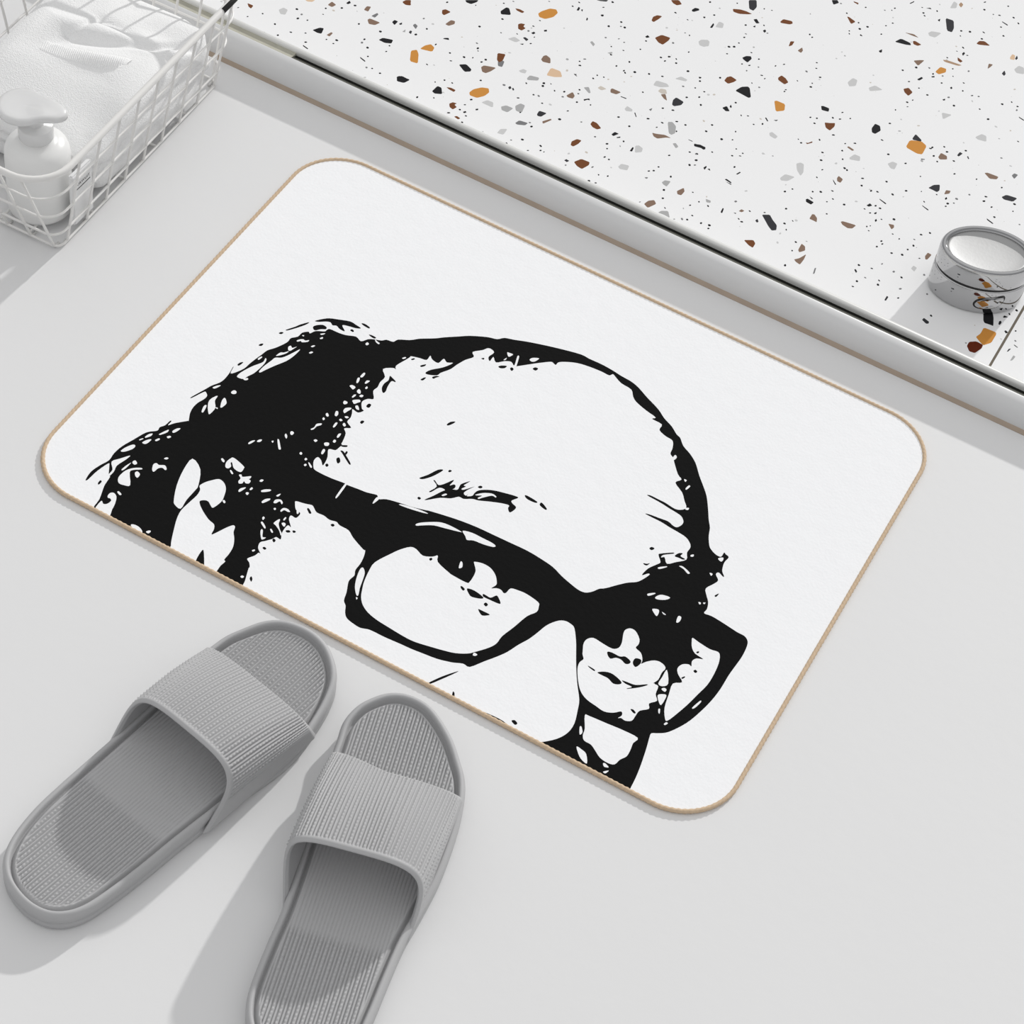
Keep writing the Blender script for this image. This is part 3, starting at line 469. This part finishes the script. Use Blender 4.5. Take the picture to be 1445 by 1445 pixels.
for x, y in PALE:                                                   # the slab goes on beyond the photographed stretch
    if -0.2 < x < 0.72 and y < 1.04: continue
    cp.append(blob((x, y), random.choice([.001, .001, .001, .0012, .0012, .0014, .003, .0045, .0065]), CI[random.choice(['k', 'k', 'k', 'd', 'd', 'b', 'm', 'm', 'l', 'l', 'gl', 'o'])]))
# the joint between two terrazzo slabs at the right
ja, jb = at(1446, 423, ZT), at(1400.5, 519, ZT)
xj = 0.5 * (ja.x + jb.x)
cp.append((CI['j'], [(xj - .0011, fy0 + 1e-4), (xj + .0011, fy0 + 1e-4), (xj + .0011, fy1 - 1e-4), (xj - .0011, fy1 - 1e-4)]))
v, f, ix = inlay([(fx0, fy0), (fx1, fy0), (fx1, fy1), (fx0, fy1)], cp, lambda x, y: True)
V = [(p[0], p[1], ZT) for p in v]; nb = len(V)
V += [(fx0, fy0, 0), (fx1, fy0, 0), (fx1, fy1, 0), (fx0, fy1, 0), (fx0, fy0, ZT), (fx1, fy0, ZT), (fx1, fy1, ZT), (fx0, fy1, ZT)]
for q in ((0, 1, 5, 4), (1, 2, 6, 5), (2, 3, 7, 6), (3, 0, 4, 7), (3, 2, 1, 0)):
    f.append(tuple(nb + i for i in q)); ix.append(0)
tag(mesh('shower_floor', V, f, [M['tz_' + c] for c in TC], None, False, ix), 'white terrazzo slab with black, brown and orange chips beyond the kerb', 'terrazzo floor', kind='structure')

# ------------------------------------------------------------------ slippers
OUT = [(-50, 110), (-42, 126), (-30, 137), (-12, 143), (5, 142), (20, 135), (32, 124), (40, 108), (46, 88), (50, 68), (51, 45), (48, 15), (46, -15), (44, -50), (43, -80), (41, -108),
       (38, -128), (32, -141), (22, -150), (8, -154), (-8, -153), (-22, -148), (-33, -138), (-41, -122), (-46, -100), (-48, -75), (-49, -45), (-50, -15), (-52, 20), (-55, 50), (-56, 75), (-55, 95)]
def rib(u, s, p=0.0053, q=0.0031):
    """fine line / dot-row relief: u across, s along"""
    f = (u / p) % 1.0
    groove = math.exp(-((f - .22) / .075) ** 2) + math.exp(-((f - .78) / .075) ** 2)
    line = math.exp(-((min(f, 1 - f)) / .10) ** 2)
    dot = math.exp(-((f - .5) / .12) ** 2) * max(0.0, math.cos(2 * math.pi * s / q)) ** 1.3
    return 0.0003 * line - 0.0017 * groove + 0.0011 * dot
def lift(v):
    return 0.005 * sm((v - 0.085) / 0.06) + 0.0015 * sm((-v - 0.11) / 0.04)
OUTR = [(-43, 95), (-43, 110), (-39, 122), (-32, 132), (-18, 143), (-2, 146), (16, 140), (35, 122), (47, 104), (54, 90), (58, 71), (59, 45), (57, 10), (52, -20), (47, -45), (44, -75), (42, -100),
        (39, -122), (32, -138), (20, -148), (4, -153), (-10, -152), (-24, -146), (-35, -136), (-41, -122), (-43, -105), (-42, -75), (-40, -45), (-40, -15), (-41, 20), (-42, 55), (-43, 80)]
def make_slipper(label, side, loc, heading, outline, st):
    root = tag(empty('slipper', (loc[0], loc[1], 0), R(heading - 90)), label, 'slipper', 'pair of grey bath slippers')
    out = [(x / 1000, y / 1000) for x, y in outline]
    sp = catmull(out, True, 6); n = len(sp)                         # clockwise
    nor = []
    for i in range(n):
        a, b = sp[i - 1], sp[(i + 1) % n]
        t = Vector((b[0] - a[0], b[1] - a[1])).normalized()
        nor.append(Vector((t.y, -t.x)))                             # inward for a clockwise loop
    prof = [(0.0, 0.004), (0.0006, 0.0015), (0.003, 0.0002), (0.0085, 0.0), (0.0100, 0.0009), (0.0115, 0.0002), (0.0185, 0.0), (0.0212, 0.0006), (0.0228, 0.0018),
            (0.0234, 0.0030), (0.0232, 0.0040), (0.0222, 0.0047), (0.0190, 0.0052), (0.0160, 0.0056), (0.0150, 0.0075)]
    prof = [(z * 0.80, o) for z, o in prof]
    V = []; F = []
    for z, off in prof:
        for i in range(n):
            p = Vector(sp[i]) + nor[i] * off
            V.append((p.x, p.y, z + lift(p.y) * min(1, z / 0.015)))
    for k in range(len(prof) - 1):
        for i in range(n):
            j = (i + 1) % n
            F.append((k * n + i, k * n + j, (k + 1) * n + j, (k + 1) * n + i))
    F.append(tuple(range(n))); F.append(tuple(range((len(prof) - 1) * n, len(prof) * n))[::-1])
    fix_normals(mesh('sole', V, F, M['slipper'], root))
    # footbed: relief grid inside the raised lip
    ins = [Vector(sp[i]) + nor[i] * 0.0054 for i in range(n)]
    vmin = min(p.y for p in ins); vmax = max(p.y for p in ins)
    def span(v):
        xs = []
        for i in range(n):
            a, b = ins[i], ins[(i + 1) % n]
            if (a.y > v) != (b.y > v): xs.append(a.x + (b.x - a.x) * (v - a.y) / (b.y - a.y))
        return (min(xs), max(xs)) if len(xs) >= 2 else None
    kd = KDTree(n * 6); q = 0
    for i in range(n):
        for j in range(6):
            p = ins[i].lerp(ins[(i + 1) % n], j / 6); kd.insert((p.x, p.y, 0), q); q += 1
    kd.balance()
    NC = 190; NR = 340; V = []; F = []; rows = 0
    for r in range(NR):
        v = vmin + 2e-4 + (vmax - vmin - 4e-4) * r / (NR - 1)
        s = span(v)
        if not s: continue
        rows += 1
        for c in range(NC):
            u = s[0] + (s[1] - s[0]) * c / (NC - 1)
            edge = kd.find((u, v, 0))[2]
            e = sm(edge / 0.0038)
            toe = sm((v - 0.03) / 0.06)
            z = 0.0128 + (0.0030 + 0.0008 * toe) * e - 0.0022 * toe * (1 - e) + lift(v) * 0.75
            z += 0.0016 * sm((abs(u - .5 * (s[0] + s[1])) / (.5 * (s[1] - s[0])) - .45) / .5) * (1 - toe) * e
            wd = max(sm((-0.052 - v) / 0.01), sm((v - 0.062) / 0.006))
            f2 = (u / 0.00265) % 1.0
            smooth = sm((edge - 0.003) / 0.002)
            z += e * smooth * (wd * rib(u, v) - (1 - wd) * 0.0007 * math.exp(-((f2 - .5) / .13) ** 2))
            V.append((u, v, z))
    for r in range(rows - 1):
        for c in range(NC - 1):
            F.append((r * NC + c, r * NC + c + 1, (r + 1) * NC + c + 1, (r + 1) * NC + c))
    mesh('footbed', V, F, M['slipper'], root)
    # strap: a moulded arch over the instep
    NA, NT = 400, 110
    def base(th, t):
        c, s = math.cos(th), math.sin(th)
        med = c * side > 0
        e = 3.9 if med else st['n']
        r = (abs(c) ** e + abs(s) ** e) ** (-1 / e)
        X = r * c; Z = r * s
        k = 0 if med else 1
        w = st['r'][k] + (st['f'][k] - st['r'][k]) * t + 0.0008 * math.sin(math.pi * t); h = 0.0570 + (0.0305 - 0.0570) * t + 0.004 * math.sin(math.pi * t)
        w *= 1 - st['tuck'][k] * (1 - Z) ** 1.6
        y0 = st['v'][0] - 0.028 * (1 - Z) ** 2.0; y1 = st['v'][1] + 0.009 * (1 - Z) ** 1.6 + st['sk'] * max(0.0, X * side)
        return Vector((w * X, y0 + (y1 - y0) * t, 0.0080 + h * Z))
    dense = [math.pi * i / 2400 for i in range(2401)]; acc = [0.0]; pv = base(0, .5)
    for th in dense[1:]:
        p = base(th, .5); acc.append(acc[-1] + (p - pv).length); pv = p
    ths = []; j = 0
    for i in range(NA):                                             # even steps along the arch
        g = acc[-1] * i / (NA - 1)
        while j < 2399 and acc[j + 1] < g: j += 1
        ths.append(dense[j] + (dense[j + 1] - dense[j]) * min(1, (g - acc[j]) / max(1e-9, acc[j + 1] - acc[j])))
    G = [[base(th, k / (NT - 1)) for k in range(NT)] for th in ths]
    arc = [0.0]
    for i in range(1, NA): arc.append(arc[-1] + (G[i][NT // 2] - G[i - 1][NT // 2]).length)
    outer = []; inner = []
    i = NA // 2; k = NT // 2
    flip = -1 if (G[i + 1][k] - G[i - 1][k]).cross(G[i][k + 1] - G[i][k - 1]).z < 0 else 1
    for i in range(NA):
        for k in range(NT):
            du = G[min(i + 1, NA - 1)][k] - G[max(i - 1, 0)][k]
            dv = G[i][min(k + 1, NT - 1)] - G[i][max(k - 1, 0)]
            nn = du.cross(dv).normalized() * flip
            p = G[i][k]; t = k / (NT - 1)
            lip = sm((t - 0.045) / 0.02) * sm((0.985 - t) / 0.015) * sm((p.z - 0.026) / 0.008)
            roll = 0.0016 * (1 - sm(min(t, 1 - t) / 0.03))
            outer.append(p + nn * (lip * rib(arc[i] - arc[-1] / 2, p.y) - roll))
            inner.append(p - nn * (0.0040 - roll))
    V = outer + inner; o = NA * NT; F = []
    for i in range(NA - 1):
        for k in range(NT - 1):
            a = i * NT + k
            F.append((a, a + NT, a + NT + 1, a + 1)); F.append((o + a, o + a + 1, o + a + NT + 1, o + a + NT))
    for i in range(NA - 1):
        a = i * NT; F.append((a, o + a, o + a + NT, a + NT))
        a = i * NT + NT - 1; F.append((a, a + NT, o + a + NT, o + a))
    for k in range(NT - 1):
        a = k; F.append((a, a + 1, o + a + 1, o + a))
        a = (NA - 1) * NT + k; F.append((a, o + a, o + a + 1, a + 1))
    fix_normals(mesh('strap', V, F, M['slipper'], root))
    return root
make_slipper('grey ribbed slide slipper lying wholly in view, the left one of its pair', 1, (0.2582, -0.1604), 78.6, OUT, dict(r=(.0515, .0530), f=(.0515, .0572), v=(-.0010, .0765), tuck=(.04, .04), sk=0.0, n=2.9))
make_slipper("grey ribbed slide slipper with its heel cut off by the photo's bottom edge", -1, (0.406, -0.168), 105.0, OUTR, dict(r=(.0520, .0535), f=(.0455, .0600), v=(-.0150, .0690), tuck=(.21, .10), sk=.009, n=3.5))

# ------------------------------------------------------------------ wire basket
BH = 0.110
bx0, bx1, by0, by1 = -0.290, -0.1145, 0.2115, 0.4600          # foot
rx0, rx1, ry0, ry1 = -0.310, -0.0960, 0.1725, 0.4900         # rim
bask = tag(empty('wire_basket', (0, 0, 0)), 'white wire basket on the floor against the kerb holding towel and bottle', 'basket')
def ring(f, z, rad, n=8):
    x0 = bx0 + (rx0 - bx0) * f; x1 = bx1 + (rx1 - bx1) * f; y0 = by0 + (ry0 - by0) * f; y1 = by1 + (ry1 - by1) * f
    o = []
    for cx, cy, a0 in ((x1 - rad, y1 - rad, 0), (x0 + rad, y1 - rad, 90), (x0 + rad, y0 + rad, 180), (x1 - rad, y0 + rad, 270)):
        o += [(cx + rad * math.cos(R(a0 + 90 * k / n)), cy + rad * math.sin(R(a0 + 90 * k / n)), z) for k in range(n + 1)]
    return o
def wire(name, pts, r, closed=False, sides=8, mt='wire'):
    V, F = tube(pts, r, sides, closed)
    return mesh(name, V, F, M[mt], bask)
wire('rim', ring(1, BH, 0.034), 0.0030, True, 12)
for z in (0.022, 0.051, 0.080):
    wire('hoop_wire', ring(z / BH, z, 0.008 + 0.024 * z / BH), 0.0011, True)
wire('foot_hoop', ring(0.03, 0.0034, 0.008), 0.0012, True)
def upright(fx, fy, x_side, y_side):
    def p(f):
        x0 = bx0 + (rx0 - bx0) * f; x1 = bx1 + (rx1 - bx1) * f; y0 = by0 + (ry0 - by0) * f; y1 = by1 + (ry1 - by1) * f
        x = {0: x0, 1: x1}.get(x_side, None); y = {0: y0, 1: y1}.get(y_side, None)
        if x is None: x = fx
        if y is None: y = fy
        return Vector((x, y, 0.0012 + (BH - 0.0012) * f))
    inn = Vector((0, 0, 0))
    if x_side == 1: inn = Vector((-0.0025, 0, 0))
    if x_side == 0: inn = Vector((0.006, 0, 0))
    if y_side == 0: inn = Vector((0, 0.006, 0))
    if y_side == 1: inn = Vector((0, -0.006, 0))
    a = p(0)
    wire('upright_wire', [a + inn, a + inn * 0.2, p(0.02), p(0.5), p(1)], 0.00125)
for i in range(9):
    yy = 0.2225 + i * 0.0290
    upright(0, yy, 1, None); upright(0, yy, 0, None)
for i in range(8):
    xx = -0.1195 - i * 0.0233
    upright(xx, 0, None, 0); upright(xx, 0, None, 1)
for i in range(5):
    xx = bx0 + 0.03 + i * 0.029
    wire('floor_wire', [(xx, by0, 0.0054), (xx, by1, 0.0054)], 0.0011)
for i in range(4):
    yy = by0 + 0.05 + i * 0.049
    wire('floor_wire', [(bx0, yy, 0.0034), (bx1, yy, 0.0034)], 0.0011)
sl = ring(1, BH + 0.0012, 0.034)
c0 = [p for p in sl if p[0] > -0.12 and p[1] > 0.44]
wire('black_rim_stretch', sorted([(p[0] + .0012, p[1], BH + .0008) for p in c0 if p[1] < .4895] + [(rx1 + .0010, .436, BH + .0008)], key=lambda p: p[1]), 0.0026, False, 10, 'rim_black')['label'] = 'black stretch of the rim'  # thin black tube laid over one stretch of the rim

# ------------------------------------------------------------------ folded towel in the basket
def towel():
    cx, cy = -0.1885, 0.3625; hx, hy = 0.0715, 0.0925; top = 0.070; z0 = 0.0075
    NA, NL = 220, 70; V = []; F = []
    def fold(x, y):
        u = (x - cx) / hx; w = (y - cy) / hy
        a = 0.0030 * math.sin(5.2 * w + 1.8 * u * u + 0.7 * u + 0.4) * (0.5 + 0.5 * u)
        b = -0.0045 * math.exp(-((w - 0.18 - 0.30 * u - 0.22 * u * u) / 0.07) ** 2) * sm((u + 1.0) / 0.6)
        c = -0.0035 * math.exp(-((w - 0.48 + 0.10 * u) / 0.06) ** 2) * sm((u + 0.5) / 0.6)
        d = 0.0048 * math.exp(-((w - 0.34 - 0.16 * u) / 0.13) ** 2)
        e = 0.004 * math.exp(-((w + 0.05 - 0.2 * u) / 0.12) ** 2) * sm((u + .4) / .6)
        g = -0.0032 * math.exp(-((u + 0.42 - 0.5 * w) / 0.05) ** 2) * sm((w + .2) / .5)
        return a + b + c + d + e + g - 0.013 * sm((-w - 0.25) / 0.8)
    for l in range(NL):
        q = l / (NL - 1)
        if q < 0.16:  rr, zz = sm(q / 0.16) * 0.96 if q > 0 else 0.0, 0.0
        elif q < 0.52:
            t = (q - 0.16) / 0.36
            rr = 0.96 + 0.045 * abs(math.sin(t * math.pi * 3)) ** 0.6; zz = t * 0.90
        else:
            t = (q - 0.52) / 0.48
            rr = (1 - t) * 0.975 if t > 0.0 else 0.975
            zz = 0.90 + 0.10 * (1 - (1 - min(1, t * 4.0)) ** 2)
        rr *= 0.985 + 0.05 * zz
        for k in range(NA):
            a = 2 * math.pi * k / NA
            c, s = math.cos(a), math.sin(a); e = 2 / 7.0
            x = cx + hx * rr * math.copysign(abs(c) ** e, c); y = cy + hy * rr * math.copysign(abs(s) ** e, s)
            z = z0 + (top - z0) * zz + fold(x, y) * sm((zz - 0.3) / 0.6)
            bul = 0.008 * math.exp(-((a - 0.62) / 0.28) ** 2) * math.exp(-((zz - 0.5) / 0.28) ** 2) if q >= .16 and q < .56 else 0.0
            wob = bul + 0.0012 * math.sin(9 * a + 7 * zz) * (1 if q >= 0.16 and q < .6 else 0)
            V.append((x + wob * c, y + wob * s, z))
    for l in range(NL - 1):
        for k in range(NA):
            j = (k + 1) % NA
            F.append((l * NA + k, l * NA + j, (l + 1) * NA + j, (l + 1) * NA + k))
    o = fix_normals(mesh('folded_towel', V, F, M['towel']))
    tag(o, 'folded white terry towel filling the wire basket', 'towel')
    # woven hem band across the top
    V = []; F = []; n, mrow = 190, 40
    for i in range(n):
        u = -0.55 + 1.12 * i / (n - 1)
        for j in range(mrow):
            w = 0.04 + 0.16 * u + 0.12 * u * u - 0.30 * (j / (mrow - 1)) * (0.75 + 0.25 * u)
            x = cx + hx * u; y = cy + hy * w
            ed = sm(min(i, n - 1 - i) / 14) * sm(min(j, mrow - 1 - j) / 8)
            z = z0 + (top - z0) + fold(x, y) - 0.0010 + 0.0014 * ed + ed * 0.00045 * math.sin(2 * math.pi * (x + .35 * y) / 0.0019)
            V.append((x, y, z))
    for i in range(n - 1):
        for j in range(mrow - 1):
            F.append((i * mrow + j, (i + 1) * mrow + j, (i + 1) * mrow + j + 1, i * mrow + j + 1))
    b = fix_normals(mesh('woven_band', V, F, M['towel'], o)); b['label'] = 'flat woven band with ribs'
    return o
tw = towel()
piv = Vector((-0.1145, 0.2115, 0)); rot = Matrix.Rotation(R(1.5), 3, 'Z')     # the basket stands a touch askew
for o in (bask, tw):
    o.rotation_euler = (0, 0, R(1.5)); o.location = piv - rot @ piv

# ------------------------------------------------------------------ pump bottle
bp = Vector((-0.1550, 0.2415, 0.0068))
bot = tag(empty('pump_bottle', bp), 'milky white pump bottle standing in the front corner of the basket', 'bottle')
V, F = lathe([(0, 0), (.0245, 0), (.0268, .0015), (.0273, .004), (.0273, .058), (.0270, .0635), (.0255, .068), (.0220, .0715), (.0175, .0737), (.0135, .075), (.0128, .077), (.0128, .080), (0, .080)], 80)
fix_normals(mesh('body', V, F, M['bottle'], bot))
V, F = lathe([(0, .078), (.0140, .078), (.0145, .079), (.0145, .090), (.0138, .0912), (.007, .0916), (.0065, .0926), (.0065, .106), (0, .106)], 64)
fix_normals(mesh('collar', V, F, M['bottle_clear'], bot))
# teardrop pump head: round thumb pad running out into the spout
hd = []
sd = Vector((0.915, 0.404))                                           # spout direction
for k in range(64):
    a = 2 * math.pi * k / 64
    r = 0.0205 + 0.0165 * max(0.0, math.cos(a)) ** 9
    hd.append((r * math.cos(a), r * math.sin(a)))
V = []; F = []
hc = Vector((-0.009, -0.004))
for z, sc in ((.1045, .0), (.1045, .92), (.1055, 1.0), (.1095, 1.0), (.1108, .95), (.1112, .80), (.1108, .60), (.1106, .0)):
    for x, y in hd:
        V.append((hc.x + (x * sd.x - y * sd.y) * sc, hc.y + (x * sd.y + y * sd.x) * sc, z - 0.003 * max(0, (x * sc - .02) / .02)))
for l in range(7):
    for k in range(64):
        j = (k + 1) % 64
        F.append((l * 64 + k, l * 64 + j, (l + 1) * 64 + j, (l + 1) * 64 + k))
fix_normals(mesh('pump_head', V, F, M['bottle_clear'], bot))

# ------------------------------------------------------------------ small packet against the mesh
pk = tag(empty('packet', (-0.1185, 0.2498, 0.0068)), 'small white printed packet standing against the basket mesh beside the bottle', 'packet')
V = []; F = []
w_, h_, t_ = 0.028, 0.056, 0.005
prof = [(0, 0), (.0006, -.0012)]
def rbox(x0, x1, y0, y1, z0, z1, b):
    bm = bmesh.new()
    bmesh.ops.create_cube(bm, size=1.0)
    for v in bm.verts:
        v.co = Vector((x0 + (v.co.x + .5) * (x1 - x0), y0 + (v.co.y + .5) * (y1 - y0), z0 + (v.co.z + .5) * (z1 - z0)))
    bmesh.ops.bevel(bm, geom=bm.edges[:], offset=b, segments=2, affect='EDGES')
    me = bpy.data.meshes.new('box'); bm.to_mesh(me); bm.free()
    return me
def obj_from(name, me, mt, parent):
    me.name = name; me.materials.append(mt)
    o = bpy.data.objects.new(name, me); COL.objects.link(o); o.parent = parent
    return o
po = obj_from('pouch', rbox(-t_ / 2, t_ / 2, -w_ / 2, w_ / 2, 0, h_, .0015), M['packet'], pk)
cu = bpy.data.curves.new('print_text', 'FONT'); cu.body = 'AIRWUIT'; cu.size = 0.0041; cu.space_character = 1.15; cu.align_x = 'CENTER'
to = bpy.data.objects.new('print_text', cu); COL.objects.link(to)
bpy.context.view_layer.update()
tm = bpy.data.meshes.new_from_object(to.evaluated_get(bpy.context.evaluated_depsgraph_get()))
bpy.data.objects.remove(to)
tm.transform(Matrix(((0, 0, 1, t_ / 2 + .0002), (1, 0, 0, 0.0), (0, 1, 0, .0420), (0, 0, 0, 1))))
obj_from('printed_text', tm, M['ink'], po)
obj_from('printed_line', rbox(t_ / 2 - .0002, t_ / 2 + .0002, -.0100, .0100, .0385, .0393, .00005), M['ink'], po)

# ------------------------------------------------------------------ chrome fitting on the terrazzo
ct = at(1374, 409, ZT)
kn = tag(empty('chrome_fitting', (ct.x, ct.y, ZT)), 'polished round chrome fitting standing on the terrazzo near the kerb', 'fitting')
RR = 0.0415
V, F = lathe([(0, 0), (RR * .93, 0), (RR * .985, .0015), (RR, .004), (RR, .0262), (RR * .99, .0272), (RR * .95, .0274), (0, .0274)], 128)
fix_normals(mesh('body', V, F, M['chrome'], kn))
V, F = lathe([(RR * .5, .0272), (RR * .965, .0272), (RR * .965, .0300), (RR * .5, .0300)], 128)
mesh('seam_gap', V, F, M['dark'], kn)['label'] = 'dark seam'
V, F = lathe([(RR * .80, .0298), (RR * .985, .0298), (RR, .0308), (RR, .0455), (RR * .99, .0482), (RR * .965, .0500), (RR * .93, .0510), (RR * .90, .0508), (RR * .875, .0495), (RR * .86, .0470), (RR * .80, .0468), (RR * .80, .0298)], 128)
fix_normals(mesh('lid_ring', V, F, M['chrome'], kn))
V, F = lathe([(0, .0458), (RR * .3, .0459), (RR * .6, .0463), (RR * .80, .0470), (RR * .868, .0475), (RR * .868, .0440), (0, .0440)], 128)
fix_normals(mesh('lid_disc', V, F, M['chrome_satin'], kn))['label'] = 'brushed dished disc'
# raised teardrop latch bent round the body, with a dark outline groove
def bent(name, pts, r0, r1, mt):
    n = len(pts); V = []; F = []
    for r in (r0, r1):
        for a, z in pts: V.append((r * math.cos(a), r * math.sin(a), z))
    F.append(tuple(range(n, 2 * n)))
    for i in range(n): F.append((i, (i + 1) % n, n + (i + 1) % n, n + i))
    return fix_normals(mesh(name, V, F, mt, kn, False))
a0 = R(-74)
tear = catmull([(0, 0.0125), (.06, .0175), (.20, .0205), (.40, .0222), (.60, .0235), (.66, .0190), (.60, .0120), (.42, .0080), (.20, .0068), (.05, .0085)], True, 5)
bent('latch_outline', [(a0 + a * 1.0, z) for a, z in tear], RR - .001, RR + .0004, M['dark'])['label'] = 'dark groove round the latch'
bent('latch', [(a0 + .33 + (a - .33) * .88, .0150 + (z - .0150) * .80) for a, z in tear], RR - .001, RR + .0014, M['chrome'])

# the fitting is oval in plan, longer across than front to back
dirv = Vector((ROWS[2][0], ROWS[2][1])).normalized(); OV = 0.70
for ch in kn.children:
    for v in ch.data.vertices:
        p = Vector((v.co.x, v.co.y)); p -= dirv * (p.dot(dirv) * (1 - OV))
        v.co.x, v.co.y = p.x, p.y
    ch.data.update()

# ------------------------------------------------------------------ light
sun = bpy.data.lights.new('sun', 'SUN'); sun.energy = 1.95; sun.angle = R(1.4); sun.color = (1.0, .99, .97)
so = bpy.data.objects.new('sun', sun); COL.objects.link(so)
az, el = R(-97), R(24)
d = Vector((math.cos(az) * math.cos(el), math.sin(az) * math.cos(el), -math.sin(el)))
so.rotation_euler = d.to_track_quat('-Z', 'Y').to_euler(); so.location = (0.5, 2.5, 1.5)
w = bpy.data.worlds.new('world'); S.world = w; w.use_nodes = True
nt = w.node_tree; bg = nt.nodes['Background']
tc = nt.nodes.new('ShaderNodeTexCoord'); sep = nt.nodes.new('ShaderNodeSeparateXYZ'); nt.links.new(tc.outputs['Generated'], sep.inputs[0])
ramp = nt.nodes.new('ShaderNodeValToRGB')
ramp.color_ramp.elements[0].position = 0.0; ramp.color_ramp.elements[0].color = (.34, .345, .36, 1)
ramp.color_ramp.elements[1].position = 0.75; ramp.color_ramp.elements[1].color = (1, 1, 1, 1)
nt.links.new(sep.outputs['Z'], ramp.inputs['Fac']); nt.links.new(ramp.outputs['Color'], bg.inputs['Color'])
bg.inputs['Strength'].default_value = 0.765
S.view_settings.view_transform = 'Standard'; S.view_settings.look = 'None'; S.view_settings.gamma = 1.0; S.view_settings.use_curve_mapping = False
S.view_settings.exposure = 0.0
